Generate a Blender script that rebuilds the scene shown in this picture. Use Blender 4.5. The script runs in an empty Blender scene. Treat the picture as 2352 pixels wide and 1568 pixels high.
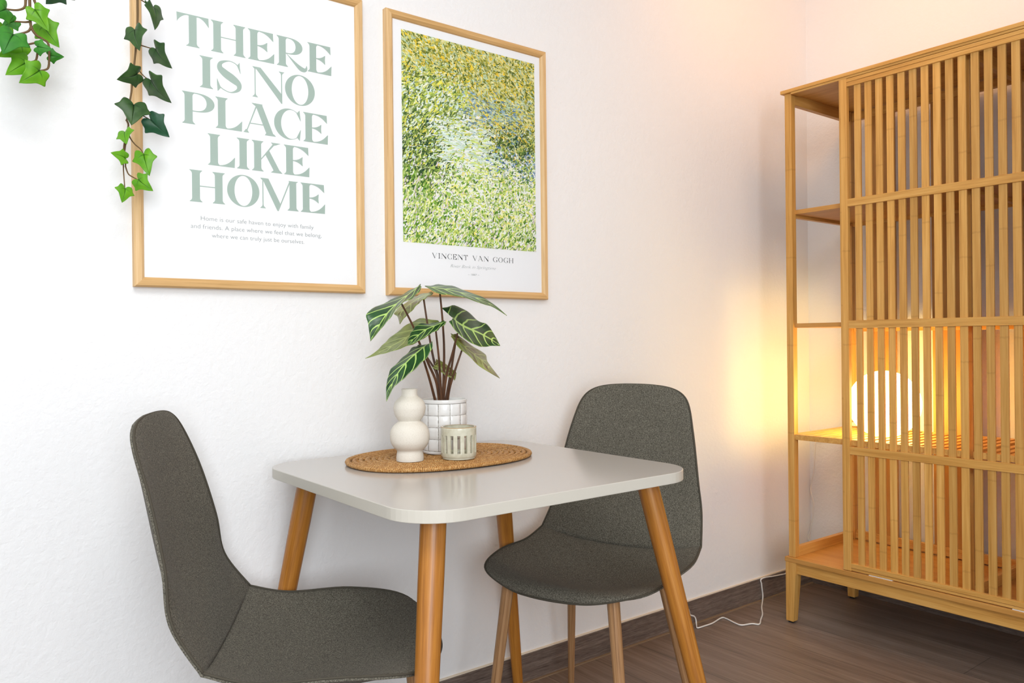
import bpy, math, random
from mathutils import Vector, Matrix
import numpy as np

S = bpy.context.scene
COL = S.collection
PI = math.pi
random.seed(7)

# ------------------------------------------------------------------ camera
FPX, YAW, PITCH, ROLL = 1813.79, 0.657889, -0.001655, -0.010516
CAM = Vector((-0.543276, -1.791692, 0.987426))
fw = Vector((math.sin(YAW) * math.cos(PITCH), math.cos(YAW) * math.cos(PITCH), math.sin(PITCH)))
r0 = Vector((math.cos(YAW), -math.sin(YAW), 0))
u0 = r0.cross(fw)
rt = math.cos(ROLL) * r0 + math.sin(ROLL) * u0
up = -math.sin(ROLL) * r0 + math.cos(ROLL) * u0
cam = bpy.data.cameras.new('camera')
cam.sensor_width = 36.0
cam.lens = FPX * 36.0 / 2352.0
cam.clip_start = 0.05
cam_o = bpy.data.objects.new('camera', cam)
COL.objects.link(cam_o)
M = Matrix((rt, up, -fw)).transposed().to_4x4()
M.translation = CAM
cam_o.matrix_world = M
S.camera = cam_o

# ------------------------------------------------------------------ look
S.view_settings.view_transform = 'Standard'
S.view_settings.look = 'None'
S.view_settings.gamma = 1
S.view_settings.use_curve_mapping = False
S.view_settings.exposure = -0.05
S.cycles.use_denoising = True
S.cycles.max_bounces = 8
S.cycles.diffuse_bounces = 5
S.cycles.transparent_max_bounces = 12
S.cycles.sample_clamp_indirect = 6.0

# ------------------------------------------------------------------ world and lights
W = bpy.data.worlds.new('sky')
S.world = W
W.use_nodes = True
W.node_tree.nodes['Background'].inputs[0].default_value = (0.86, 0.93, 1.0, 1)
W.node_tree.nodes['Background'].inputs[1].default_value = 1.0


def area(name, loc, target, sx, sy, power, color):
    L = bpy.data.lights.new(name, 'AREA')
    L.shape = 'RECTANGLE'
    L.size, L.size_y, L.energy, L.color = sx, sy, power, color
    o = bpy.data.objects.new(name, L)
    COL.objects.link(o)
    o.location = loc
    o.rotation_euler = (Vector(target) - Vector(loc)).to_track_quat('-Z', 'Y').to_euler()
    return o


# daylight entering by the window behind the camera, and the room's ceiling light
area('window_daylight', (-1.25, -3.62, 1.40), (-0.2, 0, 0.75), 1.75, 1.75, 78, (0.89, 0.95, 1.0))
area('ceiling_daylight', (-0.45, -1.50, 2.44), (-0.15, -0.6, 0), 1.1, 1.0, 28, (1.0, 0.985, 0.965))
area('warm_room_light', (1.72, -0.62, 2.46), (2.15, -0.25, 1.5), .35, .35, 5.2, (1.0, 0.47, 0.15))


# ------------------------------------------------------------------ helpers
def ray(u, v):
    return fw + rt * ((u - 1176) / FPX) - up * ((v - 784) / FPX)


def at_y(u, v, y):
    d = ray(u, v)
    return CAM + d * ((y - CAM.y) / d.y)


def at_z(u, v, z):
    d = ray(u, v)
    return CAM + d * ((z - CAM.z) / d.z)


def crv(ctrl, n):
    c = np.array(ctrl, float)
    k = len(c)
    t = np.linspace(0, k - 1, n)
    i = np.minimum(t.astype(int), k - 2)
    u = (t - i)[:, None]
    p0, p1, p2, p3 = c[np.maximum(i - 1, 0)], c[i], c[i + 1], c[np.minimum(i + 2, k - 1)]
    return .5 * ((2 * p1) + (-p0 + p2) * u + (2 * p0 - 5 * p1 + 4 * p2 - p3) * u * u + (-p0 + 3 * p1 - 3 * p2 + p3) * u ** 3)


class MB:
    def __init__(s):
        s.v, s.f, s.uv = [], [], {}

    def add(s, vs, fs, uvs=None):
        b = len(s.v)
        s.v += [tuple(p) for p in vs]
        if uvs is not None:
            for i, q in enumerate(uvs):
                s.uv[b + i] = q
        s.f += [tuple(b + i for i in f) for f in fs]
        return s

    def box(s, x0, x1, y0, y1, z0, z1):
        x0, x1 = min(x0, x1), max(x0, x1)
        y0, y1 = min(y0, y1), max(y0, y1)
        z0, z1 = min(z0, z1), max(z0, z1)
        return s.add([(x0, y0, z0), (x1, y0, z0), (x1, y1, z0), (x0, y1, z0), (x0, y0, z1), (x1, y0, z1), (x1, y1, z1), (x0, y1, z1)],
                     [(0, 3, 2, 1), (4, 5, 6, 7), (0, 1, 5, 4), (1, 2, 6, 5), (2, 3, 7, 6), (3, 0, 4, 7)])

    def hexa(s, bot, top):
        return s.add(list(bot) + list(top), [(0, 3, 2, 1), (4, 5, 6, 7), (0, 1, 5, 4), (1, 2, 6, 5), (2, 3, 7, 6), (3, 0, 4, 7)])

    def tube(s, path, rad, n=10, cap=True, flat=1.0):
        P = [Vector(p) for p in path]
        m = len(P)
        R = [rad] * m if not hasattr(rad, '__len__') else list(rad)
        vs, uvs = [], []
        prev = None
        ln = 0
        for i in range(m):
            t = (P[min(i + 1, m - 1)] - P[max(i - 1, 0)]).normalized()
            if prev is None:
                a = Vector((0, 0, 1)) if abs(t.z) < .9 else Vector((1, 0, 0))
                n1 = (a - t * a.dot(t)).normalized()
            else:
                n1 = (prev - t * prev.dot(t)).normalized()
            prev = n1
            n2 = t.cross(n1)
            if i:
                ln += (P[i] - P[i - 1]).length
            for k in range(n):
                q = 2 * PI * k / n
                vs.append(P[i] + (n1 * math.cos(q) * flat + n2 * math.sin(q)) * R[i])
                uvs.append((ln, k / n))
        fs = []
        for i in range(m - 1):
            for k in range(n):
                a, b = i * n + k, i * n + (k + 1) % n
                fs.append((a, b, b + n, a + n))
        if cap:
            fs.append(tuple(range(n - 1, -1, -1)))
            fs.append(tuple(range((m - 1) * n, m * n)))
        return s.add(vs, fs, uvs)

    def ring(s, pts, rad, n=8, flat=1.0):
        P = [Vector(p) for p in pts]
        m = len(P)
        vs, uvs, fs = [], [], []
        ln = 0
        for i in range(m):
            t = (P[(i + 1) % m] - P[i - 1]).normalized()
            n1 = Vector((0, 0, 1))
            n2 = t.cross(n1).normalized()
            ln += (P[i] - P[i - 1]).length
            for k in range(n):
                q = 2 * PI * k / n
                vs.append(P[i] + n1 * math.cos(q) * rad * flat + n2 * math.sin(q) * rad)
                uvs.append((ln, k / n))
            for k in range(n):
                a, b = i * n + k, i * n + (k + 1) % n
                c, d = ((i + 1) % m) * n + (k + 1) % n, ((i + 1) % m) * n + k
                fs.append((a, b, c, d))
        return s.add(vs, fs, uvs)

    def lathe(s, c, prof, n=48):
        vs, fs = [], []
        for r, z in prof:
            for k in range(n):
                q = 2 * PI * k / n
                vs.append((c[0] + r * math.cos(q), c[1] + r * math.sin(q), c[2] + z))
        for i in range(len(prof) - 1):
            for k in range(n):
                a, b = i * n + k, i * n + (k + 1) % n
                fs.append((a, b, b + n, a + n))
        if prof[0][0] > 0:
            fs.append(tuple(range(n - 1, -1, -1)))
        return s.add(vs, fs)

    def strip(s, A, B):
        n = len(A)
        return s.add(list(A) + list(B), [(i, i + 1, n + i + 1, n + i) for i in range(n - 1)])

    def build(s, name, mats, parent=None, local=False, smooth=False, bevel=0.0, seg=2, auto=False):
        me = bpy.data.meshes.new(name)
        off = Vector((0, 0, 0))
        if parent is not None and not local:
            q = parent
            while q is not None:
                off += q.location
                q = q.parent
        me.from_pydata([Vector(p) - off for p in s.v], [], s.f)
        if s.uv:
            L = me.uv_layers.new(name='UVMap')
            for lp in me.loops:
                L.data[lp.index].uv = s.uv.get(lp.vertex_index, (0, 0))
        for m in (mats if isinstance(mats, (list, tuple)) else [mats]):
            me.materials.append(m)
        me.validate()
        me.update()
        if smooth:
            me.polygons.foreach_set('use_smooth', [True] * len(me.polygons))
        if auto:
            me.polygons.foreach_set('use_smooth', [True] * len(me.polygons))
            me.set_sharp_from_angle(angle=math.radians(40))
        o = bpy.data.objects.new(name, me)
        COL.objects.link(o)
        if parent is not None:
            o.parent = parent
        if bevel:
            b = o.modifiers.new('bevel', 'BEVEL')
            b.width, b.segments, b.limit_method = bevel, seg, 'ANGLE'
            b.harden_normals = False
        return o


def tag(o, label, cat, group=None):
    o['label'], o['category'] = label, cat
    if group:
        o['group'] = group
    return o


def tapered_leg(A, B, radii, mat, root, n=24, local=False):
    """round leg from A (top) to B (foot); its own axis is its local z, so the grain runs along it"""
    A, B = Vector(A), Vector(B)
    d = B - A
    m = MB().tube([(0, 0, -d.length * t) for t, r in radii], [r for t, r in radii], n)
    o = m.build('leg', mat, root, local=True, auto=True)
    o.location = A if local else A - root.location
    o.rotation_euler = (-d).to_track_quat('Z', 'Y').to_euler()
    return o


def thing(name, loc, label, cat, rz=0.0, group=None):
    o = bpy.data.objects.new(name, None)
    o.empty_display_size = 0.1
    COL.objects.link(o)
    o.location = loc
    o.rotation_euler = (0, 0, rz)
    return tag(o, label, cat, group)


def struct(o):
    o['kind'] = 'structure'
    return o


# ------------------------------------------------------------------ materials
class NT:
    def __init__(s, name):
        s.m = bpy.data.materials.new(name)
        s.m.use_nodes = True
        s.t = s.m.node_tree
        s.b = s.t.nodes['Principled BSDF']
        s.out = s.t.nodes['Material Output']

    def n(s, typ, **k):
        o = s.t.nodes.new(typ)
        for a, v in k.items():
            if a.startswith('i_'):
                key = a[2:]
                o.inputs[int(key) if key.isdigit() else key.replace('_', ' ')].default_value = v
            else:
                setattr(o, a, v)
        return o

    def l(s, a, b):
        s.t.links.new(a, b)
        return s

    def math(s, op, a, b=None):
        o = s.n('ShaderNodeMath', operation=op)
        for i, q in enumerate((a, b)):
            if q is None:
                continue
            if isinstance(q, (int, float)):
                o.inputs[i].default_value = q
            else:
                s.l(q, o.inputs[i])
        return o.outputs[0]

    def ramp(s, fac, stops, interp='LINEAR'):
        o = s.n('ShaderNodeValToRGB')
        o.color_ramp.interpolation = interp
        e = o.color_ramp.elements
        while len(e) < len(stops):
            e.new(0.5)
        for k, (p, c) in enumerate(stops):
            e[k].position = p
            e[k].color = (*c, 1)
        s.l(fac, o.inputs[0])
        return o.outputs[0]

    def mix(s, fac, a, b, blend='MIX'):
        o = s.n('ShaderNodeMix', data_type='RGBA', blend_type=blend)
        for i, q in ((0, fac), (6, a), (7, b)):
            if isinstance(q, (int, float)):
                o.inputs[i].default_value = q
            elif isinstance(q, tuple):
                o.inputs[i].default_value = (*q, 1)
            else:
                s.l(q, o.inputs[i])
        return o.outputs[2]

    def coords(s, scale=(1, 1, 1), kind='Object'):
        tc = s.n('ShaderNodeTexCoord')
        mp = s.n('ShaderNodeMapping')
        mp.inputs['Scale'].default_value = scale
        s.l(tc.outputs[kind], mp.inputs[0])
        return mp.outputs[0]

    def noise(s, vec, scale=5, detail=4, rough=.5, dist=0):
        o = s.n('ShaderNodeTexNoise')
        o.inputs['Scale'].default_value = scale
        o.inputs['Detail'].default_value = detail
        o.inputs['Roughness'].default_value = rough
        o.inputs['Distortion'].default_value = dist
        s.l(vec, o.inputs['Vector'])
        return o.outputs[0]

    def bump(s, h, strength=.3, dist=.002):
        o = s.n('ShaderNodeBump')
        o.inputs['Strength'].default_value = strength
        o.inputs['Distance'].default_value = dist
        s.l(h, o.inputs['Height'])
        s.l(o.outputs[0], s.b.inputs['Normal'])
        return s

    def base(s, c):
        if isinstance(c, tuple):
            s.b.inputs['Base Color'].default_value = (*c, 1)
        else:
            s.l(c, s.b.inputs['Base Color'])
        return s

    def p(s, rough=.5, spec=.5, **k):
        s.b.inputs['Roughness'].default_value = rough
        s.b.inputs['Specular IOR Level'].default_value = spec
        for a, v in k.items():
            s.b.inputs[a.replace('_', ' ')].default_value = v
        return s


def plain(name, c, rough=.5, spec=.5):
    return NT(name).base(c).p(rough, spec).m


def wood(name, lo, mid, hi, axis='z', scale=1.0, rough=.42, streak=60, along=3.0, fine=None, spec=.35, knots=False):
    n = NT(name)
    sc = [streak * scale] * 3
    sc['xyz'.index(axis)] = along * scale
    v = n.coords(tuple(sc))
    a = n.noise(v, 1.0, 5, .6, .4)
    sc2 = [streak * 5 * scale] * 3
    sc2['xyz'.index(axis)] = along * 2.5 * scale
    b = n.noise(n.coords(tuple(sc2)), 1.0, 3, .6)
    f = n.math('ADD', n.math('MULTIPLY', a, .65), n.math('MULTIPLY', b, .35))
    col = n.ramp(f, [(.32, lo), (.5, mid), (.68, hi)])
    if knots:
        # nodes of the bamboo cane: short darker bands at scattered heights, plus a tone of its own for each lamella
        tc = n.coords((1, 1, 1))
        sx = n.n('ShaderNodeSeparateXYZ')
        n.l(tc, sx.inputs[0])
        idx = 'xyz'.index(axis)
        other = [k for k in range(3) if k != idx]
        w1 = n.math('FLOOR', n.math('ADD', n.math('MULTIPLY', sx.outputs[other[1] if axis != 'z' else 1], 28.571), .34))
        wn = n.n('ShaderNodeTexWhiteNoise', noise_dimensions='1D')
        n.l(w1, wn.inputs['W'])
        ph = n.math('ADD', n.math('MULTIPLY', sx.outputs[idx], 3.3), n.math('MULTIPLY', wn.outputs[0], 7.7))
        jit = n.math('MULTIPLY', n.noise(n.coords((160, 160, 60)), 1, 2), .022)
        fr = n.math('FRACT', n.math('ADD', ph, jit))
        d = n.math('ABSOLUTE', n.math('SUBTRACT', fr, .5))
        band = n.math('MULTIPLY', n.math('LESS_THAN', d, .009), .16)
        tone = n.math('MULTIPLY', n.math('SUBTRACT', wn.outputs[0], .5), .5)
        col = n.mix(band, col, tuple(c * .45 for c in lo))
        hsv = n.n('ShaderNodeHueSaturation')
        n.l(n.math('ADD', 1.0, n.math('MULTIPLY', tone, .62)), hsv.inputs['Value'])
        n.l(col, hsv.inputs['Color'])
        col = hsv.outputs[0]
    n.base(col)
    n.p(rough, spec)
    n.bump(f, .08, .001)
    return n.m


BAM = dict(lo=(.46, .215, .045), mid=(.62, .325, .080), hi=(.72, .42, .13))
bam = {a: wood('bamboo_' + a, axis=a, rough=.38, **BAM) for a in 'xyz'}
bam_slat = wood('bamboo_slat', axis='z', rough=.38, knots=True, streak=90, **BAM)
bam_post = wood('bamboo_post', axis='z', rough=.38, knots=True, streak=90, **BAM)
bam_board = wood('bamboo_board', (.44, .20, .042), (.54, .265, .066), (.60, .31, .085), axis='y', rough=.4, streak=40)
bam_back = wood('bamboo_back', (.42, .19, .04), (.50, .24, .055), (.56, .28, .07), axis='z', rough=.5, streak=30)
oak_z = wood('frame_oak_vertical', (.52, .31, .125), (.70, .46, .22), (.78, .55, .30), axis='z', streak=130, along=4, rough=.5)
oak_x = wood('frame_oak_horizontal', (.50, .29, .10), (.64, .39, .16), (.72, .47, .22), axis='x', streak=130, along=4, rough=.5)
beech = wood('varnished_beech', (.27, .090, .010), (.43, .165, .022), (.55, .245, .045), axis='z', streak=75, along=3.5, rough=.36, spec=.5)
legwood = wood('striped_leg_wood', (.17, .080, .030), (.37, .195, .085), (.52, .31, .15), axis='z', streak=300, along=2.5, rough=.45)

# wall: white roughcast paint
n = NT('white_roughcast_wall')
v = n.coords((1, 1, 1))
a = n.noise(v, 70, 3, .5, .3)
b = n.noise(v, 190, 3, .5)
h = n.math('ADD', n.math('MULTIPLY', a, .8), n.math('MULTIPLY', b, .3))
n.base((.862, .865, .870)).p(.75, .2).bump(h, .36, .005)
m_wall = n.m
m_ceil = plain('ceiling_white', (.86, .86, .86), .9, .1)

# floor: dark brown wood-look planks running along Y
n = NT('brown_vinyl_planks')
v = n.coords((1, 1, 1))
rot = n.n('ShaderNodeMapping')
rot.inputs['Rotation'].default_value = (0, 0, PI / 2)
n.l(v, rot.inputs[0])
br = n.n('ShaderNodeTexBrick')
br.offset = .37
br.inputs['Scale'].default_value = 1
br.inputs['Brick Width'].default_value = 1.22
br.inputs['Row Height'].default_value = .19
br.inputs['Mortar Size'].default_value = .0012
br.inputs['Color1'].default_value = (.40, .40, .40, 1)
br.inputs['Color2'].default_value = (.62, .62, .62, 1)
br.inputs['Mortar'].default_value = (.05, .05, .05, 1)
n.l(rot.outputs[0], br.inputs['Vector'])
g1 = n.noise(n.coords((22, 1.6, 22)), 1, 6, .62, 1.1)
g2 = n.noise(n.coords((170, 5, 170)), 1, 4, .6, .3)
f = n.math('ADD', n.math('MULTIPLY', g1, .6), n.math('MULTIPLY', g2, .4))
c = n.ramp(f, [(.3, (.115, .080, .060)), (.5, (.205, .150, .118)), (.7, (.31, .240, .195))])
c = n.mix(.55, c, br.outputs[0], 'OVERLAY')
n.base(c).p(.42, .35).bump(f, .15, .002)
m_floor = n.m
n = NT('brown_baseboard')
g1 = n.noise(n.coords((2.2, 2.2, 60)), 1, 6, .62, .6)
g2 = n.noise(n.coords((26, 26, 420)), 1, 4, .65, .4)
f = n.math('ADD', n.math('MULTIPLY', g1, .45), n.math('MULTIPLY', g2, .55))
c = n.ramp(f, [(.33, (.065, .047, .038)), (.5, (.155, .116, .096)), (.66, (.26, .200, .168))])
n.base(c).p(.5, .3).bump(f, .3, .002)
m_base = n.m
m_seal = plain('tan_sealing_strip', (.27, .185, .11), .6)
m_caulk = plain('cream_caulk', (.82, .72, .58), .7)

# chair fabric
n = NT('grey_brown_woven_fabric')
v = n.coords((1, 1, 1), 'Object')
a = n.noise(v, 420, 3, .7)
b = n.noise(v, 1200, 2, .6)
c_ = n.noise(v, 9, 3, .5)
f = n.math('ADD', n.math('MULTIPLY', a, .6), n.math('MULTIPLY', b, .4))
col = n.ramp(f, [(.36, (.022, .020, .015)), (.48, (.097, .089, .070)), (.62, (.26, .24, .19))])
col = n.mix(n.math('MULTIPLY', c_, .25), col, (.098, .089, .069))
n.base(col).p(.9, .15, Sheen_Weight=.05, Sheen_Roughness=.5).bump(f, .5, .0015)
m_fabric = n.m
m_piping = plain('dark_piping', (.075, .066, .050), .85, .15)

# table
n = NT('greige_laminate')
g = n.noise(n.coords((60, 60, 60)), 1, 2)
n.base((.505, .475, .440)).p(.16, .5)
m_top = n.m
m_edge = plain('greige_edge_band', (.60, .57, .50), .4)

# paper, print, glass
m_paper = plain('white_paper', (.885, .88, .885), .8, .1)
m_sage = plain('sage_print', (.385, .475, .42), .8, .1)
m_greyprint = plain('grey_print', (.27, .29, .29), .8, .1)
m_blackprint = plain('black_print', (.03, .03, .03), .8, .1)
n = NT('picture_glass')
fr = n.n('ShaderNodeFresnel')
fr.inputs[0].default_value = 1.16
tr = n.n('ShaderNodeBsdfTransparent')
gl = n.n('ShaderNodeBsdfGlossy')
gl.inputs['Roughness'].default_value = .03
ms = n.n('ShaderNodeMixShader')
n.l(fr.outputs[0], ms.inputs[0]).l(tr.outputs[0], ms.inputs[1]).l(gl.outputs[0], ms.inputs[2]).l(ms.outputs[0], n.out.inputs[0])
m_glass = n.m

# painted dabs (flat colour stored on each brush stroke)
n = NT('painted_strokes')
at = n.n('ShaderNodeAttribute', attribute_name='stroke')
n.base(at.outputs['Color']).p(.7, .15)
m_paint = n.m

# ceramics
n = NT('speckled_matt_cream')
v = n.coords((1, 1, 1))
s1 = n.noise(v, 900, 2, .5)
c = n.ramp(s1, [(.28, (.58, .52, .43)), (.40, (.70, .655, .57)), (.6, (.735, .69, .61))])
n.base(c).p(.75, .25).bump(s1, .12, .001)
m_vase = n.m
m_glaze = plain('white_glazed_tile', (.78, .77, .75), .12, .5)
n = NT('grey_grout')
g = n.noise(n.coords((160, 160, 160)), 1, 2)
n.base(n.ramp(g, [(.35, (.24, .215, .185)), (.62, (.55, .53, .50))])).p(.5)
m_grout = n.m
n = NT('sage_cream_glaze')
g = n.noise(n.coords((1, 1, 1)), 90, 2)
n.base(n.ramp(g, [(.3, (.52, .50, .38)), (.7, (.62, .60, .48))])).p(.15, .55)
m_celadon = n.m
m_rim = plain('brown_glaze_rim', (.42, .25, .10), .25)
m_soil = plain('dark_soil', (.05, .035, .02), .95)
n = NT('plant_stalk')
g = n.noise(n.coords((60, 60, 12)), 1, 3)
n.base(n.ramp(g, [(.3, (.055, .022, .010)), (.7, (.145, .060, .025))])).p(.4, .4)
m_stalk = n.m

# rattan
n = NT('woven_rattan')
tc = n.n('ShaderNodeTexCoord')
sx = n.n('ShaderNodeSeparateXYZ')
n.l(tc.outputs['UV'], sx.inputs[0])
saw = n.math('FRACT', n.math('ADD', n.math('MULTIPLY', sx.outputs[0], 290), n.math('ADD', n.math('MULTIPLY', sx.outputs[1], 1.0), n.math('MULTIPLY', n.noise(n.coords((1, 1, 1)), 60, 2), 3.0))))
tri = n.math('ABSOLUTE', n.math('SUBTRACT', saw, .5))
g = n.noise(n.coords((1, 1, 1)), 230, 4, .7)
f = n.math('ADD', n.math('MULTIPLY', tri, .62), n.math('MULTIPLY', g, .95))
c = n.ramp(f, [(.34, (.07, .025, .006)), (.48, (.32, .135, .032)), (.66, (.50, .24, .065)), (.84, (.74, .50, .23))])
n.base(c).p(.55, .3).bump(f, .7, .003)
m_rattan = n.m

# alocasia leaf: v across (-1..1), u along (0..1)
def alocasia_mat(name, dark, dark2, vein, w):
    n = NT(name)
    tc = n.n('ShaderNodeTexCoord')
    sx = n.n('ShaderNodeSeparateXYZ')
    n.l(tc.outputs['UV'], sx.inputs[0])
    u, v = sx.outputs[0], sx.outputs[1]
    av = n.math('ABSOLUTE', v)
    wob = n.math('MULTIPLY', n.math('SUBTRACT', n.noise(n.coords((25, 25, 25)), 1, 2), .5), .10)
    ph = n.math('ADD', n.math('SUBTRACT', n.math('MULTIPLY', u, 6.0), n.math('MULTIPLY', n.math('POWER', av, 1.25), 1.35)), n.math('MULTIPLY', wob, 4))
    fr = n.math('ABSOLUTE', n.math('SUBTRACT', n.math('FRACT', ph), .5))
    side = n.math('LESS_THAN', fr, n.math('SUBTRACT', w, n.math('MULTIPLY', av, w * .45)))
    mid = n.math('LESS_THAN', av, n.math('SUBTRACT', .085, n.math('MULTIPLY', u, .05)))
    edge = n.math('GREATER_THAN', av, .97)
    fac = n.math('MAXIMUM', side, n.math('MAXIMUM', mid, n.math('MULTIPLY', edge, .4)))
    g = n.noise(n.coords((40, 40, 40)), 1, 3)
    body = n.ramp(g, [(.35, dark), (.65, dark2)])
    n.base(n.mix(fac, body, vein)).p(.3, .5)
    n.bump(n.math('MULTIPLY', fr, -1.0), .25, .004)
    return n.m


m_alo = alocasia_mat('alocasia_leaf_face', (.008, .040, .010), (.020, .085, .022), (.42, .62, .16), .095)
m_alo_b = alocasia_mat('alocasia_leaf_underside', (.16, .22, .045), (.29, .36, .085), (.44, .54, .15), .075)
m_alo_p = alocasia_mat('alocasia_leaf_purple_underside', (.15, .105, .040), (.27, .33, .070), (.46, .54, .15), .07)


def ivy_mat(name, c1, c2, vein, trans):
    n = NT(name)
    tc = n.n('ShaderNodeTexCoord')
    sx = n.n('ShaderNodeSeparateXYZ')
    n.l(tc.outputs['UV'], sx.inputs[0])
    x, y = sx.outputs[0], sx.outputs[1]
    ax = n.math('ABSOLUTE', x)
    mid = n.math('LESS_THAN', ax, n.math('SUBTRACT', .034, n.math('MULTIPLY', n.math('ABSOLUTE', y), .040)))
    d2 = n.math('ABSOLUTE', n.math('SUBTRACT', n.math('MULTIPLY', ax, .5), y))
    v2 = n.math('MULTIPLY', n.math('LESS_THAN', d2, n.math('SUBTRACT', .036, n.math('MULTIPLY', ax, .10))), n.math('GREATER_THAN', y, -.02))
    fac = n.math('MULTIPLY', n.math('MAXIMUM', mid, v2), .75)
    g = n.noise(n.coords((50, 50, 50)), 1, 3)
    n.base(n.mix(fac, n.ramp(g, [(.3, c1), (.7, c2)]), vein)).p(.42, .4)
    n.bump(g, .15, .003)
    if trans:
        tl = n.n('ShaderNodeBsdfTranslucent')
        tl.inputs[0].default_value = (c2[0] * 1.3, c2[1] * 1.3, c2[2], 1)
        mx = n.n('ShaderNodeMixShader')
        mx.inputs[0].default_value = trans
        n.l(n.b.outputs[0], mx.inputs[1]).l(tl.outputs[0], mx.inputs[2]).l(mx.outputs[0], n.out.inputs[0])
    return n.m


m_ivy_bright = ivy_mat('ivy_bright_green', (.105, .33, .012), (.21, .50, .022), (.02, .10, .01), .3)
m_ivy_mid = ivy_mat('ivy_mid_green', (.028, .20, .018), (.075, .33, .035), (.012, .07, .012), .25)
m_ivy_dark = ivy_mat('ivy_dark_green', (.022, .070, .016), (.055, .125, .030), (.012, .035, .01), .1)
m_ivy_deep = ivy_mat('ivy_deep_bluish_green', (.006, .050, .020), (.018, .095, .040), (.02, .07, .03), .05)
m_vine = plain('ivy_vine', (.13, .070, .018), .6)

# lamp
n = NT('glowing_white_globe')
n.base((.9, .88, .84)).p(.3)
n.b.inputs['Emission Color'].default_value = (1.0, .71, .21, 1)
n.b.inputs['Emission Strength'].default_value = 14
m_globe = n.m
m_whiteplastic = plain('white_plastic', (.80, .79, .76), .35)
m_rubber = plain('black_rubber', (.01, .01, .01), .7)

# ------------------------------------------------------------------ room shell
XW, XL, YF, HC = 2.357, -2.6, -3.75, 2.5
struct(MB().box(XL, XW, YF, 0, -.05, 0).build('floor', m_floor))
struct(MB().box(XL, XW, YF, 0, HC, HC + .05).build('ceiling', m_ceil))
struct(MB().box(XL - .1, XW + .1, 0, .1, -.05, HC + .05).build('wall_back', m_wall))
struct(MB().box(XW, XW + .1, YF - .1, 0, -.05, HC + .05).build('wall_right', m_wall))
struct(MB().box(XL - .1, XL, YF - .1, 0, -.05, HC + .05).build('wall_left', m_wall))
w = MB()
wx0, wx1, wz0, wz1 = -2.2, -.3, .5, 2.35
w.box(XL, wx0, YF - .1, YF, 0, HC).box(wx1, XW, YF - .1, YF, 0, HC).box(wx0, wx1, YF - .1, YF, 0, wz0).box(wx0, wx1, YF - .1, YF, wz1, HC)
struct(w.build('wall_front', m_wall))
win = MB()
for x in (wx0, (wx0 + wx1) / 2 - .03, wx1 - .06):
    win.box(x, x + .06, YF - .08, YF - .02, wz0, wz1)
win.box(wx0, wx1, YF - .08, YF - .02, wz0, wz0 + .06).box(wx0, wx1, YF - .08, YF - .02, wz1 - .06, wz1)
struct(win.build('window_1', m_whiteplastic))
struct(MB().box(XL, XW, -.010, 0, 0, .081).build('baseboard_back', m_base, bevel=.001))
struct(MB().box(XW - .010, XW, YF, -.010, 0, .081).build('baseboard_right', m_base, bevel=.001))
struct(MB().box(XL, XW, -.017, -.010, 0, .0035).build('trim_1', m_seal))
struct(MB().box(XL, XW, -.006, 0, .081, .0845).build('trim_2', m_caulk))

# ------------------------------------------------------------------ lettering: a high-contrast serif drawn as strips
def lin(a, b, k):
    return [a + (b - a) * i / (k - 1) for i in range(k)]


def g_stem(x0, x1, s, y0=0., y1=1., top=True, bot=True, st=None):
    """upright stroke with bracketed serifs: returns a strip"""
    st = s if st is None else st
    h = .12
    A, B = [], []
    K = 9
    if bot:
        A.append((x0 - s, y0)); B.append((x1 + s, y0))
        for i in range(K):
            t = i / (K - 1)
            q = s * (1 - t) ** 2.6
            A.append((x0 - q, y0 + .018 + h * t)); B.append((x1 + q, y0 + .018 + h * t))
    else:
        A.append((x0, y0)); B.append((x1, y0))
    if top:
        for i in range(K):
            t = 1 - i / (K - 1)
            q = st * (1 - t) ** 2.6
            A.append((x0 - q, y1 - .018 - h * t)); B.append((x1 + q, y1 - .018 - h * t))
        A.append((x0 - st, y1)); B.append((x1 + st, y1))
    else:
        A.append((x0, y1)); B.append((x1, y1))
    return (A, B)


def g_ring(cx, cy, rx, ry, ix, iy, a0=0, a1=360, n=48):
    A, B = [], []
    for i in range(n + 1):
        q = math.radians(a0 + (a1 - a0) * i / n)
        A.append((cx + rx * math.cos(q), cy + ry * math.sin(q)))
        B.append((cx + ix * math.cos(q), cy + iy * math.sin(q)))
    return (A, B)


def g_arm(xa, xb, y, d, th, n=14, p=2.6):
    """horizontal thin arm from xa to xb whose end swells by d (signed) away from y"""
    A, B = [], []
    sg = 1 if d > 0 else -1
    for i in range(n + 1):
        t = i / n
        x = xa + (xb - xa) * t
        A.append((x, y))
        B.append((x + (.0 if t < 1 else .012), y + sg * th + (d - sg * th) * max(0, (t - .12) / .88) ** p))
    return (A, B)


def g_quad(a, b, c, d):
    return ([a, b], [d, c])


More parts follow.
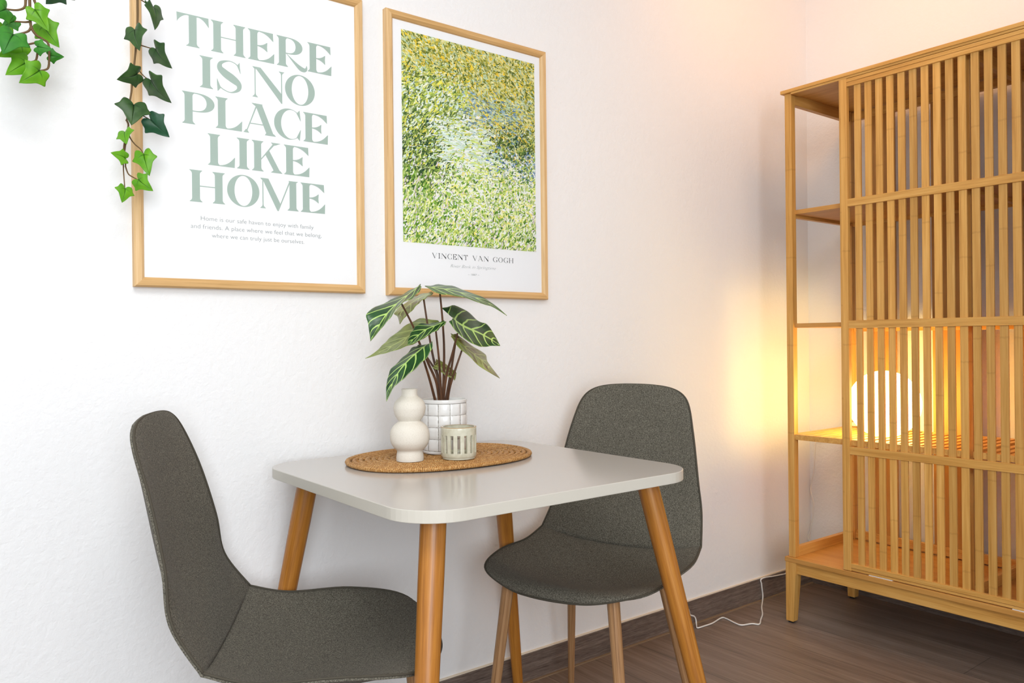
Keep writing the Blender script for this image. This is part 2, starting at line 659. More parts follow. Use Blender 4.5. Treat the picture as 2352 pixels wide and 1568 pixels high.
def glyph(ch, w, T, h, s):
    P = []
    if ch == 'I':
        m = w / 2
        P.append(g_stem(m - T / 2, m + T / 2, m - T / 2))
    elif ch == 'H':
        P += [g_stem(s, s + T, s), g_stem(w - s - T, w - s, s), g_quad((s + T - .01, .49), (w - s - T + .01, .49), (w - s - T + .01, .49 + h), (s + T - .01, .49 + h))]
    elif ch == 'T':
        m = w / 2
        P.append(g_stem(m - T / 2, m + T / 2, s * 1.15, top=False))
        P.append(g_arm(m, w, 1, -.30, h)); P.append(g_arm(m, 0, 1, -.30, h))
        P.append(g_arm(m, m + T, 1, -h, h * 1.6)); P.append(g_arm(m, m - T, 1, -h, h * 1.6))
    elif ch in 'EL':
        P.append(g_stem(s, s + T, s))
        P.append(g_arm(s + T * .5, w, 0, .34, h))
        if ch == 'E':
            P.append(g_arm(s + T * .5, w - .03, 1, -.28, h))
            xm = s + T + (w - s - T) * .58
            P.append(g_arm(s + T * .5, xm, .5, .16, h * .5)); P.append(g_arm(s + T * .5, xm, .5, -.16, h * .5))
    elif ch in 'PR':
        P.append(g_stem(s, s + T, s))
        yb = .44 if ch == 'R' else .40
        cy, ry = (1 + yb) / 2, (1 - yb) / 2
        wb = w if ch == 'P' else w * .86
        x0 = s + T * .9
        rx = wb - x0
        n_ = 28
        A, B = [(x0 - .02, 1.0)], [(x0 - .02, 1 - h)]
        for i in range(n_ + 1):
            q = PI / 2 - PI * i / n_
            e = .62
            ca, sa = math.cos(q), math.sin(q)
            sx_ = rx * abs(ca) ** e
            A.append((x0 + sx_, cy + ry * sa))
            B.append((x0 + max(0, (rx - T * 1.02)) * abs(ca) ** (e * .9), cy + (ry - h) * sa))
        A.append((x0 - .02, yb)); B.append((x0 - .02, yb + h))
        P.append((A, B))
        if ch == 'R':
            A, B = [], []
            cen = crv([(s + T - .01, .47), (s + T + .12, .36), (w * .64, .15), (w * .80, .03), (w * .92, .005), (w * .985, .06), (w, .17)], 26)
            wid = crv([(.004,), (.02,), (.065,), (.10,), (.085,), (.05,), (.008,)], 26)
            for i in range(26):
                t = cen[min(i + 1, 25)] - cen[max(i - 1, 0)]
                t = t / (np.hypot(*t) + 1e-9)
                nn = np.array([-t[1], t[0]]) * wid[i][0] * .8
                A.append(tuple(cen[i] + nn)); B.append(tuple(cen[i] - nn))
            P.append((A, B))
    elif ch == 'O':
        P.append(g_ring(w / 2, .5, w / 2, .52, w / 2 - T * .98, .52 - h))
    elif ch in 'CG':
        rx = w * .55

        def arc(a0, a1, n=34):
            A, B = [], []
            for i in range(n + 1):
                q = math.radians(a0 + (a1 - a0) * i / n)
                A.append((rx + rx * math.cos(q), .5 + .52 * math.sin(q)))
                B.append((rx + .34 * T + (rx - .66 * T) * math.cos(q), .5 + (.52 - h) * math.sin(q)))
            return (A, B)
        P.append(arc(48, 180)); P.append(arc(180, 312))
        P.append(([(w * .955, 1.02), (w * .972, .86), (w, .66)], [(w * .935, 1.0), (w * .84, .905), (w * .985, .66)]))
        if ch == 'C':
            P.append(([(w * .955, -.02), (w * .972, .14), (w, .36)], [(w * .935, 0.), (w * .84, .095), (w * .985, .36)]))
        else:
            P.append(g_stem(w - s - T, w - s, s, 0.02, .42, bot=False))
            P.append(([(w * .84, .07), (w - s - T, .05)], [(w * .86, .11), (w - s, .12)]))
    elif ch == 'S':
        cen = crv([(w * .87, .865), (w * .72, .965), (w * .47, 1.0), (w * .18, .90), (w * .14, .73), (w * .34, .58), (w * .62, .45), (w * .86, .30), (w * .84, .12), (w * .56, .0), (w * .28, .05), (w * .10, .15)], 60)
        wid = crv([(.018,), (.016,), (.018,), (.06,), (.10,), (.135,), (.14,), (.10,), (.06,), (.018,), (.016,), (.018,)], 60)
        A, B = [], []
        for i in range(60):
            t = cen[min(i + 1, 59)] - cen[max(i - 1, 0)]
            t = t / (np.hypot(*t) + 1e-9)
            nn = np.array([-t[1], t[0]]) * wid[i][0] * T / .26
            A.append(tuple(cen[i] + nn)); B.append(tuple(cen[i] - nn))
        P.append((A, B))
        P.append(([(w * .905, 1.02), (w * .915, .86), (w * .945, .66)], [(w * .885, 1.0), (w * .80, .905), (w * .93, .66)]))
        P.append(([(w * .015, .37), (w * .022, .17), (w * .04, -.02)], [(w * .03, .37), (w * .17, .10), (w * .06, -.02)]))
    elif ch in 'NM':
        t = h * 1.15
        P.append(g_stem(s, s + t, s, top=False))
        P.append(([(0, 1.0), (s + T * .62, 1.0)], [(s * .9, .93), (s + T * .62, .93)]))
        if ch == 'N':
            P.append(g_quad((s - .0, .98), (s + T * .72, .98), (w - s + .0, -.06), (w - s - t - .02, -.06)) if False else ([(s + t * .0, 1.0), (w - s - t, -.07)], [(s + T * .85, 1.0), (w - s, .22)]))
            P.append(g_stem(w - s - t, w - s, s, -.07, 1, bot=False))
        else:
            mx = w * .46
            P.append(([(s * .95, .98), (mx - T * .12, -.05)], [(s + T * .85, 1.0), (mx + T * .32, .20)]))
            P.append(([(mx - T * .10, -.05), (w - s - T - .01, .97)], [(mx + T * .06, -.05), (w - s - T + t, .97)]))
            P.append(g_stem(w - s - T, w - s, s, top=False))
            P.append(([(w - s - T - .03, 1.0), (w, 1.0)], [(w - s - T, .93), (w - s * .9, .955)]))
            P.append(([(w - s - T, .98), (w - s, .98)], [(w - s - T, .9), (w - s, .9)]))
    elif ch in 'AV':
        t = h * 1.15
        if ch == 'A':
            ax = w * .36
            P.append(([(s * 1.0, .03), (ax + .02, .93)], [(s * 1.0 + t, .03), (ax + .03 + t, .93)]))
            P.append(([(ax - .02, 1.0), (w - s - T, .02)], [(ax + T * .92, 1.0), (w - s, .02)]))
            P.append(([(ax - .13, 1.0), (ax + T, 1.0)], [(ax + .02, .90), (ax + T * .95, .92)]))
            P.append(g_quad((w * .20, .31), (w * .66, .31), (w * .66, .31 + h), (w * .215, .31 + h)))
            P.append(([(-.01, 0), (s * 2 + t, 0)], [(s * .98, .11), (s + t * 1.1, .11)]))
            P.append(([(w - s * 2 - T, 0), (w, 0)], [(w - s - T - .005, .10), (w - s * .9, .07)]))
        else:
            ax = w * .60
            P.append(([(s, .98), (ax - T * .5, -.02)], [(s + T, .98), (ax + .03, .06)]))
            P.append(([(ax - T * .4, -.02), (w - s - t, .98)], [(ax - T * .4 + t, -.02), (w - s, .98)]))
            P.append(([(0, 1), (s * 2 + T, 1)], [(s * .8, .95), (s * 1.2 + T, .95)]))
            P.append(([(w - s * 2 - t, 1), (w, 1)], [(w - s - t * 1.2, .95), (w - s, .95)]))
    elif ch == 'K':
        t = h * 1.15
        P.append(g_stem(s, s + T, s))
        P.append(([(s + T - .02, .36), (w * .76, .95)], [(s + T - .02, .36 + t * 1.3), (w * .70, .97)]))
        P.append(([(w * .62, 1.0), (w * .95, 1.0)], [(w * .71, .90), (w * .80, .93)]))
        P.append(([(w * .44, .56), (w * .98 - s - T * .78, .03)], [(w * .44 + T * .48, .74), (w - s * .9, .03)]))
        P.append(([(w * .98 - T - s * 2, 0), (w, 0)], [(w * .98 - T - s * .6, .085), (w - s * 1.1, .085)]))
    return P


def lettering(word_boxes, y, mat, name, parent, T, h, s, label=None):
    """word_boxes: list of (char, x0, x1, baseline z, cap height)"""
    mb = MB()
    k = 0
    for ch, x0, x1, zb, H in word_boxes:
        if ch == ' ':
            continue
        for A, B in glyph(ch, (x1 - x0) / H, T, h, s):
            yy = y - 1e-5 * (k % 7)
            k += 1
            mb.strip([(x0 + a[0] * H, yy, zb + a[1] * H) for a in A], [(x0 + b[0] * H, yy, zb + b[1] * H) for b in B])
    o = mb.build(name, mat, parent)
    if label:
        o['label'] = label
    return o


def font_text(lines, y, mat, name, parent, off=0.0, shear=0.0, label=None):
    """lines: (text, x0, x1, baseline z, x-height-scale).  Built-in font, turned into plain mesh."""
    mb = MB()
    dg = bpy.context.evaluated_depsgraph_get()
    for txt, x0, x1, zb, capH in lines:
        cu = bpy.data.curves.new('lettering_curve', 'FONT')
        cu.body = txt
        cu.size = 1
        cu.offset = off
        cu.shear = shear
        cu.resolution_u = 3
        o = bpy.data.objects.new('lettering_curve', cu)
        COL.objects.link(o)
        bpy.context.view_layer.update()
        dg = bpy.context.evaluated_depsgraph_get()
        me = o.evaluated_get(dg).to_mesh()
        vs = [p.co.copy() for p in me.vertices]
        fs = [tuple(p.vertices) for p in me.polygons]
        a, b = min(p.x for p in vs), max(p.x for p in vs)
        sx = (x1 - x0) / (b - a)
        sz = capH / .70
        mb.add([(x0 + (p.x - a) * sx, y, zb + p.y * sz) for p in vs], fs)
        o.evaluated_get(dg).to_mesh_clear()
        bpy.data.objects.remove(o)
        bpy.data.curves.remove(cu)
    o = mb.build(name, mat, parent)
    if label:
        o['label'] = label
    return o


# ------------------------------------------------------------------ framed pictures
def frame_parts(root, x0, x1, z0, z1):
    fw_, d = .0205, .021
    prof = [(0, 0), (0, -.016), (.003, -.0205), (.0135, -.0212), (.019, -.0165), (.0205, -.0125), (.0205, 0)]   # (inset, y)
    sides = [('z', 0), ('x', 1), ('z', 2), ('x', 3)]
    cs = [(x0, z0, x0, z1, 1, 0, 0, 1), (x0, z1, x1, z1, 0, -1, 1, 0), (x1, z1, x1, z0, -1, 0, 0, -1), (x1, z0, x0, z0, 0, 1, -1, 0)]
    for (ax, az, bx, bz, nx, nz, tx, tz), (gr, _) in zip(cs, sides):
        A = [(ax + (nx + tx) * i, yy, az + (nz + tz) * i) for i, yy in prof]
        B = [(bx + (nx - tx) * i, yy, bz + (nz - tz) * i) for i, yy in prof]
        m = MB()
        k = len(prof)
        m.add(A + B, [(i, (i + 1) % k, k + (i + 1) % k, k + i) for i in range(k)])
        m.build('frame_rail', oak_z if gr == 'z' else oak_x, root)
    MB().box(x0 + .018, x1 - .018, -.0115, -.006, z0 + .018, z1 - .018).build('poster_sheet', m_paper, root)
    MB().add([(x0 + .019, -.0140, z0 + .019), (x1 - .019, -.0140, z0 + .019), (x1 - .019, -.0140, z1 - .019), (x0 + .019, -.0140, z1 - .019)], [(0, 1, 2, 3)]).build('glass_pane', m_glass, root)


YT = -.0118
f1 = thing('framed_poster', (.105, 0, 1.1074), 'oak framed white poster with sage green words, hanging behind the ivy strand', 'picture')
frame_parts(f1, -.1602, .3700, 1.1074, 1.8353)
H = .0693
rows = [('THERE', [(-0.0698, -0.0027), (0.0024, 0.0784), (0.0845, 0.1447), (0.1514, 0.2242), (0.2268, 0.2868)], 1.6320),
        ('ISNO', [(-0.0225, 0.0057), (0.0132, 0.0702), (0.0935, 0.1684), (0.1702, 0.2439)], 1.5480),
        ('PLACE', [(-0.060, 0.0084), (0.0106, 0.0685), (0.0725, 0.1474), (0.1432, 0.2081), (0.2143, 0.2757)], 1.4640),
        ('LIKE', [(-0.0069, 0.0514), (0.0566, 0.0846), (0.0905, 0.162), (0.1661, 0.2276)], 1.3800),
        ('HOME', [(-0.0464, 0.029), (0.0339, 0.1068), (0.1089, 0.2), (0.2059, 0.2665)], 1.2960)]
bx = [(c, a, b, zb, H) for wd, xs, zb in rows for c, (a, b) in zip(wd, xs)]
lettering(bx, YT, m_sage, 'headline_lettering', f1, .240, .030, .072, 'large sage green serif capitals')
font_text([('Home is our safe haven to enjoy with family', -.0235, .2371, 1.2568, .0096),
           ('and friends. A place where we feel that we belong,', -.0447, .2572, 1.2385, .0096),
           ('where we can truly just be ourselves.', -.0004, .2136, 1.2205, .0096)], YT, m_greyprint, 'verse_lettering', f1, -.012, 0, 'three thin grey lines of small text')

f2 = thing('framed_painting_print', (.70, 0, 1.1053), 'oak framed print of a green and yellow painting above the potted plant', 'picture')
frame_parts(f2, .4350, .9647, 1.1053, 1.8343)

# the printed picture: a plain field of short brush strokes in the print's colours
PX0, PX1, PZ0, PZ1 = .4815, .9245, 1.2440, 1.7920
rng = np.random.default_rng(11)


def srgb(r, g, b):
    return tuple(((c / 255 + .055) / 1.055) ** 2.4 if c > 10 else c / 3294 for c in (r, g, b))


PAL = {
    'crown': [srgb(*c) for c in ((196, 190, 96), (160, 158, 66), (214, 205, 130), (120, 128, 52), (226, 222, 170), (232, 196, 60), (180, 200, 170), (92, 106, 44))],
    'left': [srgb(*c) for c in ((190, 200, 90), (226, 232, 205), (150, 170, 80), (70, 96, 48), (205, 220, 215), (222, 214, 90), (110, 130, 70))],
    'blue': [srgb(*c) for c in ((120, 150, 170), (160, 185, 195), (90, 120, 140), (190, 205, 190), (205, 210, 120))],
    'pale': [srgb(*c) for c in ((222, 232, 225), (205, 220, 212), (235, 238, 220), (190, 210, 190), (200, 214, 120))],
    'dark': [srgb(*c) for c in ((52, 84, 48), (88, 112, 52), (40, 64, 52), (120, 146, 70), (170, 190, 100), (84, 96, 48))],
    'bloom': [srgb(*c) for c in ((246, 248, 232), (240, 240, 180), (222, 232, 160), (160, 190, 84), (104, 144, 62), (250, 252, 246), (240, 226, 120), (240, 242, 232), (196, 214, 130))],
    'meadow': [srgb(*c) for c in ((130, 170, 62), (92, 136, 46), (190, 204, 96), (228, 232, 150), (60, 98, 40), (236, 240, 220), (216, 200, 210), (168, 190, 110))],
    'bluebloom': [srgb(*c) for c in ((110, 145, 190), (225, 232, 225), (80, 110, 160), (150, 180, 90), (70, 105, 60), (240, 244, 238))],
}


def zone(s, t):
    j, q = rng.normal(0, .045, 2)
    s, t = s + j, t + q
    if t > .60:
        if .42 < s < .92 and .62 < t < .76 and rng.random() < .55:
            return 'blue'
        return 'crown' if (s > .45 or t > .82) else 'left'
    if t > .40:
        if s < .24:
            return 'left' if rng.random() < .55 else 'dark'
        if s > .66:
            return 'bluebloom' if t < .47 else ('dark' if rng.random() < .6 else 'crown')
        return 'pale' if rng.random() < .72 else 'left'
    if t > .30:
        return ('dark' if s < .3 else 'bloom') if rng.random() < .7 else 'meadow'
    if t > .13:
        return 'bloom' if (s > .25 and rng.random() < .75) else 'meadow'
    return 'meadow' if rng.random() < .75 else 'bloom'


mb = MB()
cols = []
bgq = [(PX0, YT + .0001, PZ0), (PX1, YT + .0001, PZ0), (PX1, YT + .0001, PZ1), (PX0, YT + .0001, PZ1)]
mb.add(bgq, [(0, 1, 2, 3)])
cols.append(srgb(190, 200, 150))
for k in range(15500):
    s_, t_ = rng.random(2)
    zn = zone(s_, t_)
    c = np.array(PAL[zn][rng.integers(len(PAL[zn]))]) * (.92 + .36 * rng.random())
    ang = {'crown': -.6 + .7 * rng.normal(), 'left': .5 * rng.normal() + .8, 'blue': .2 * rng.normal(), 'pale': .18 * rng.normal(), 'dark': .9 + .5 * rng.normal(), 'bloom': .9 * rng.normal(), 'meadow': 1.1 + .35 * rng.normal(), 'bluebloom': .8 * rng.normal()}[zn]
    L = .0030 + .0055 * rng.random() ** 1.5
    Wd = .0009 + .0013 * rng.random()
    if k < 4500:
        L, Wd = L * 1.7, Wd * 2.2
    if zn == 'pale':
        L *= 1.6
    x, z = PX0 + s_ * (PX1 - PX0), PZ0 + t_ * (PZ1 - PZ0)
    ca, sa = math.cos(ang), math.sin(ang)
    y = YT - .9e-8 * k
    pts = []
    for a, b in ((-1, 0), (-.6, -.8), (.5, -1), (1, -.1), (.6, .8), (-.5, 1)):
        qx, qz = x + a * L * ca - b * Wd * sa, z + a * L * sa + b * Wd * ca
        pts.append((min(max(qx, PX0), PX1), y, min(max(qz, PZ0), PZ1)))
    mb.add(pts, [(0, 1, 2, 3, 4, 5)])
    cols.append(tuple(np.clip(c, 0, .9)))
mb_v, mb_f = mb.v, mb.f
me = bpy.data.meshes.new('painted_picture')
off = f2.location
me.from_pydata([Vector(p) - off for p in mb_v], [], mb_f)
ca_ = me.color_attributes.new('stroke', 'FLOAT_COLOR', 'CORNER')
for p in me.polygons:
    for li in p.loop_indices:
        ca_.data[li].color = (*cols[p.index], 1)
me.materials.append(m_paint)
pic = bpy.data.objects.new('painted_picture', me)
COL.objects.link(pic)
pic.parent = f2
pic['label'] = 'printed field of green, yellow and white brush strokes'

# caption
capx, capx1 = .5680, .8398
word = 'VINCENT VAN GOGH'
wd_ = {'V': .98, 'I': .40, 'N': .98, 'C': .86, 'E': .76, 'T': .82, 'A': .98, 'G': .94, 'O': .94, 'H': .98, ' ': .52}
tot = sum(wd_[c] for c in word) + .24 * (len(word) - 1)
sc = (capx1 - capx) / tot
x = capx
bx = []
for c in word:
    bx.append((c, x, x + wd_[c] * sc, 1.2068, .0138))
    x += (wd_[c] + .24) * sc
lettering(bx, YT, m_blackprint, 'artist_lettering', f2, .135, .026, .07, 'thin black serif capitals')
font_text([('River Bank in Springtime', .626, .7774, 1.1850, .0085)], YT, m_greyprint, 'title_lettering', f2, -.02, .35, 'small slanted grey line of text')
font_text([('~ 1887 ~', .6827, .7204, 1.1656, .0052)], YT, m_greyprint, 'year_lettering', f2, -.01)

# ------------------------------------------------------------------ dining table
TX, TY, TZ, TH = .4311, -.3893, .716, .0215
HXT, HYT, RC = .345, .340, .095


def rrect(hx, hy, r, n=12):
    P = []
    for cx, cy, a in ((hx - r, hy - r, 0), (-hx + r, hy - r, 90), (-hx + r, -hy + r, 180), (hx - r, -hy + r, 270)):
        for i in range(n + 1):
            q = math.radians(a + 90 * i / n)
            P.append((cx + r * math.cos(q), cy + r * math.sin(q)))
    return P


tb = thing('dining_table', (TX, TY, 0), 'square greige table with rounded corners on four splayed orange-brown legs', 'table')
P = rrect(HXT, HYT, RC)
k = len(P)
m = MB()
m.add([(TX + a, TY + b, TZ - TH) for a, b in P] + [(TX + a, TY + b, TZ) for a, b in P],
      [tuple(range(k - 1, -1, -1)), tuple(range(k, 2 * k))] + [(i, (i + 1) % k, k + (i + 1) % k, k + i) for i in range(k)])
o = m.build('tabletop', [m_top, m_edge], tb, bevel=.0012, seg=2)
for pl in o.data.polygons:
    if abs(pl.normal.z) < .5:
        pl.material_index = 1
for sx_, sy_ in ((-1, 1), (-1, -1), (1, 1), (1, -1)):
    A = Vector((TX + sx_ * .2623, TY + sy_ * .258, TZ - TH))
    B = Vector((TX + sx_ * .3792, TY + (sy_ * .3764 if sy_ < 0 else .335), .001))
    tapered_leg(A, B, ((0, .0225), (.15, .0222), (.4, .0200), (.7, .0170), (.97, .0138), (1, .0128)), beech, tb, 28)

# ------------------------------------------------------------------ chairs
CH = np.array([[.3745, .4104, .3549, .1059, .4075], [.341, .4312, .3234, .2057, .4353], [.1966, .3953, .1941, .2348, .4511],
               [.0946, .4031, .0642, .2331, .4508], [-.0222, .443, -.0154, .2264, .4705], [-.0387, .4786, -.0639, .2133, .5451],
               [-.0917, .5894, -.0773, .1987, .6311], [-.1233, .7197, -.1053, .1776, .7432], [-.1425, .8470, -.1376, .1508, .8339],
               [-.1465, .8612, -.1440, .0977, .8560]])
NR, NC = 73, 33
CR = 32


def shell_grid():
    c = np.concatenate([crv(CH[:5], CR + 1), crv(CH[4:], NR - CR)[1:]])
    t = np.linspace(-1, 1, NC)
    t = np.sign(t) * (1 - (1 - np.abs(t)) ** 1.25)
    kk = (np.abs(t) ** 2.4)[None, :]
    f = c[:, 0:1] * (1 - kk) + c[:, 2:3] * kk
    z = c[:, 1:2] * (1 - kk) + c[:, 4:5] * kk
    l = c[:, 3:4] * t[None, :]
    return np.stack([f, l, z], -1)


G = shell_grid()
# round off the four corners of the shell's outline
_i, _j = np.minimum(np.arange(NR), NR - 1 - np.arange(NR)), np.minimum(np.arange(NC), NC - 1 - np.arange(NC))
_m = (np.clip(1.2 - _i / 15, 0, 1) ** 2)[:, None, None] * np.clip(1.4 - _j / 9, 0, 1)[None, :, None]
_ring = [(0, j) for j in range(NC)] + [(i, NC - 1) for i in range(1, NR)] + [(NR - 1, j) for j in range(NC - 2, -1, -1)] + [(i, 0) for i in range(NR - 2, 0, -1)]
_ri, _rj = np.array(_ring).T
for _k in range(30):
    _n = G.copy()
    _n[1:-1, 1:-1] = (G[:-2, 1:-1] + G[2:, 1:-1] + G[1:-1, :-2] + G[1:-1, 2:]) / 4
    _r = G[_ri, _rj]
    _n[_ri, _rj] = (np.roll(_r, 1, 0) + np.roll(_r, -1, 0)) / 2
    G = G + (_n - G) * _m * .5
# a dip along the crease where the two covers meet
nrm = np.zeros_like(G)
du = np.gradient(G, axis=0)
dv = np.gradient(G, axis=1)
nrm = np.cross(du, dv)
nrm /= (np.linalg.norm(nrm, axis=-1, keepdims=True) + 1e-9)
if nrm[10, NC // 2, 2] < 0:
    nrm = -nrm


for _i in range(NR):
    nrm[_i] = nrm[min(max(_i, 5), NR - 10)]
nrm[:, 0] = nrm[:, 1] = nrm[:, 2]
nrm[:, -1] = nrm[:, -2] = nrm[:, -3]
for _k in range(6):
    nrm[1:-1] = (nrm[:-2] + nrm[1:-1] * 2 + nrm[2:]) / 4
    nrm[:, 1:-1] = (nrm[:, :-2] + nrm[:, 1:-1] * 2 + nrm[:, 2:]) / 4
nrm /= (np.linalg.norm(nrm, axis=-1, keepdims=True) + 1e-9)


def half_shell(name, i0, i1, root):
    g = G[i0:i1 + 1].copy()
    nn = nrm[i0:i1 + 1]
    r, c = g.shape[:2]
    thick = np.zeros((r, c))
    # rounded upholstered rim: the surface rolls down towards every outer edge
    for i in range(r):
        for j in range(c):
            ej = min(j, c - 1 - j) / 3.0
            gi = i0 + i
            ei = min(gi, NR - 1 - gi) / 3.0
            e = min(ej, ei, 1.0)
            cre = abs(gi - CR) / 2.0
            drop = (1 - e) ** 2 * .0035 + (.0045 * (1 - min(cre, 1)) ** 2) * min(1, min(j, c - 1 - j) / 6.0)
            thick[i, j] = .0045 + .0115 * min(1, min(j, c - 1 - j) / 9.0, min(gi, NR - 1 - gi) / 9.0) ** .6
            g[i, j] -= nn[i, j] * drop
    vs = [tuple(p) for p in g.reshape(-1, 3)] + [tuple(p) for p in (g - nn * thick[..., None]).reshape(-1, 3)]
    N = r * c
    fs = []
    for i in range(r - 1):
        for j in range(c - 1):
            a = i * c + j
            fs.append((a, a + 1, a + c + 1, a + c))
            fs.append((N + a, N + a + c, N + a + c + 1, N + a + 1))
    ring = [(0, j) for j in range(c)] + [(i, c - 1) for i in range(1, r)] + [(r - 1, j) for j in range(c - 2, -1, -1)] + [(i, 0) for i in range(r - 2, 0, -1)]
    ids = [a * c + b for a, b in ring]
    for a, b in zip(ids, ids[1:] + ids[:1]):
        fs.append((b, a, N + a, N + b))
    m = MB()
    m.add(vs, fs)
    o = m.build(name, m_fabric, root, local=True, auto=True)
    return o


def tube_along(pts, r, name, mat, root):
    return MB().tube(pts, r, 8).build(name, mat, root, local=True, smooth=True)


def make_chair(loc, rz, label):
    root = thing('dining_chair', loc, label, 'chair', rz, 'grey upholstered dining chairs')
    half_shell('seat', 0, CR, root)
    half_shell('backrest', CR, NR - 1, root)
    off = .0022
    E_ = G - nrm * off
    seat_edge = [E_[i, 0] for i in range(CR, -1, -1)] + [E_[0, j] for j in range(1, NC)] + [E_[i, NC - 1] for i in range(1, CR + 1)]
    back_edge = [E_[i, 0] for i in range(CR, NR)] + [E_[NR - 1, j] for j in range(1, NC)] + [E_[i, NC - 1] for i in range(NR - 2, CR - 1, -1)]
    tube_along(seat_edge, .0022, 'seat_piping', m_piping, root)
    tube_along(back_edge, .0022, 'back_piping', m_piping, root)
    for sg in (1, -1):
        A, B = Vector((.3160, sg * .1355, .408)), Vector((.3503, sg * .1797, .001))
        tapered_leg(A + (A - B) * .036, B, ((0, .0145), (.5, .0128), (1, .0100)), legwood, root, 20, True)
        A, B = Vector((.0065, sg * .1235, .408)), Vector((-.0895, sg * .1787, .001))
        tapered_leg(A + (A - B) * .052, B, ((0, .0125), (.5, .0108), (1, .0085)), legwood, root, 20, True)
    return root


make_chair((-.051, -.3174, 0), -.4931, 'grey fabric dining chair at the left end of the table, seen side-on')
make_chair((.936, -.3101, 0), 3.5102, 'grey fabric dining chair at the right of the table, facing the camera')

# ------------------------------------------------------------------ rattan mat
MC = Vector((.436, -.255, TZ))
mat_o = thing('placemat', tuple(MC), 'oval woven rattan placemat lying on the table under the vase and pots', 'placemat')
mb = MB()
for i in range(1, 16):
    a, b = .0145 * i + .0005, .0107 * i
    nn = 24 + i * 7
    pts = []
    for k in range(nn):
        q = 2 * PI * k / nn
        jit = 1 + .006 * math.sin(9 * q + i) / max(i, 1)
        e = .92
        cx, sy = math.cos(q), math.sin(q)
        pts.append((MC.x + a * jit * math.copysign(abs(cx) ** e, cx), MC.y + b * jit * math.copysign(abs(sy) ** e, sy), MC.z + .0064 + .0006 * math.sin(i * 2.1 + 3 * q)))
    mb.ring(pts, .0056 if i < 15 else .0062, 8, .85)
mb.build('rattan_coil', m_rattan, mat_o, smooth=True)
for sd in (0, PI):
    mb = MB()
    for k in range(-7, 8):
        q = sd + k * .105
        pts = []
        for t in lin(.34, .985, 22):
            wv = .0022 * math.sin(t * 15 * PI * .96 + k * 2.4)
            pts.append((MC.x + .217 * t * math.cos(q), MC.y + .160 * t * math.sin(q), MC.z + .0062 + wv))
        mb.tube(pts, .0022, 6)
    mb.build('cross_strand', m_rattan, mat_o, smooth=True)
MZ = TZ + .0112


def ground_centre(u, v, z, r):
    p = at_z(u, v, z)
    d = Vector((p.x - CAM.x, p.y - CAM.y, 0)).normalized()
    return p + d * r


# ------------------------------------------------------------------ vase
c = ground_centre(942, 1061.5, MZ, .0300)
va = thing('bulb_vase', (c.x, c.y, MZ), 'matt cream vase of two stacked bulbs standing on the woven placemat', 'vase')
sc_ = .1565 / 525.0
prof = []
ctrl = [(98, 1392), (99, 1372), (96, 1345), (93, 1328), (97, 1313), (118, 1292), (137, 1258), (143, 1215), (137, 1170), (118, 1136), (92, 1113), (78, 1102), (88, 1088), (105, 1060), (115, 1020), (115, 995), (104, 962), (82, 938), (62, 922), (56, 908), (55, 885), (57, 868)]
cc = crv(ctrl, 80)
K_ = .000298
for rx, zz in cc:
    prof.append((rx * .000302, (1392 - zz) * K_))
prof += [(.0155, prof[-1][1] + .0004), (.0140, prof[-1][1] - .002), (.0135, prof[-1][1] - .03), (.018, prof[-1][1] - .045), (.0, prof[-1][1] - .05)]
MB().lathe(c, prof, 56).build('vase_body', m_vase, va, auto=True)

# ------------------------------------------------------------------ slotted candle holder
c = ground_centre(1054, 1057.5, MZ, .036)
ch = thing('candle_holder', (c.x, c.y, MZ), 'small slotted sage-cream ceramic candle holder on the woven placemat', 'candle holder')
R_, HH = .0395, .0705
zlo, zhi = .0145, .0535
mb = MB()
ns, per = 16, 9
nseg = ns * per
sl = set()
for i in range(ns):
    for k in (0, 1, 2, 3):
        sl.add(i * per + k)
zs = [0.006, .009, zlo, zhi, .058, .066, .0695, HH]
ro = [R_ - .001, R_, R_, R_, R_, R_, R_, R_ - .0008]
t_w = .0042


def cyl(k, r, z):
    q = 2 * PI * k / nseg + .12
    return (c.x + r * math.cos(q), c.y + r * math.sin(q), c.z + z)


def slot_z(k, z):
    return z


vs, fs = [], []
nz = len(zs)
for i in range(nz):
    for k in range(nseg):
        vs.append(cyl(k, ro[i], zs[i]))
for i in range(nz):
    for k in range(nseg):
        vs.append(cyl(k, ro[i] - t_w, zs[i]))
N = nz * nseg
for i in range(nz - 1):
    for k in range(nseg):
        k2 = (k + 1) % nseg
        a, b = i * nseg + k, i * nseg + k2
        if i == 2 and k in sl:
            fs.append((a, b, N + b, N + a))
            fs.append((a + nseg, N + a + nseg, N + b + nseg, b + nseg))
            if (k - 1) % nseg not in sl:
                fs.append((a, N + a, N + a + nseg, a + nseg))
            if k2 not in sl:
                fs.append((b, b + nseg, N + b + nseg, N + b))
            continue
        fs.append((a, b, b + nseg, a + nseg))
        fs.append((N + a, N + a + nseg, N + b + nseg, N + b))
for k in range(nseg):
    k2 = (k + 1) % nseg
    fs.append((k, N + k, N + k2, k2))
    a, b = (nz - 1) * nseg + k, (nz - 1) * nseg + k2
    fs.append((a, b, N + b, N + a))
mb.add(vs, fs)
mb.lathe(c, [(R_ - .006, 0), (R_ - .0035, .001), (R_ - .0035, .006), (R_ - .002, .0065), (R_ - .006, .0095), (0, .0100)], 56)
mb.build('holder_wall', m_celadon, ch, auto=True)
mb = MB()
mb.ring([(c.x + (R_ - .0012) * math.cos(2 * PI * k / 56), c.y + (R_ - .0012) * math.sin(2 * PI * k / 56), c.z + HH - .0004) for k in range(56)], .0013, 8, .6)
rim = mb.build('rim', m_rim, ch, smooth=True)
rim['label'] = 'thin brown-edged glaze rim'

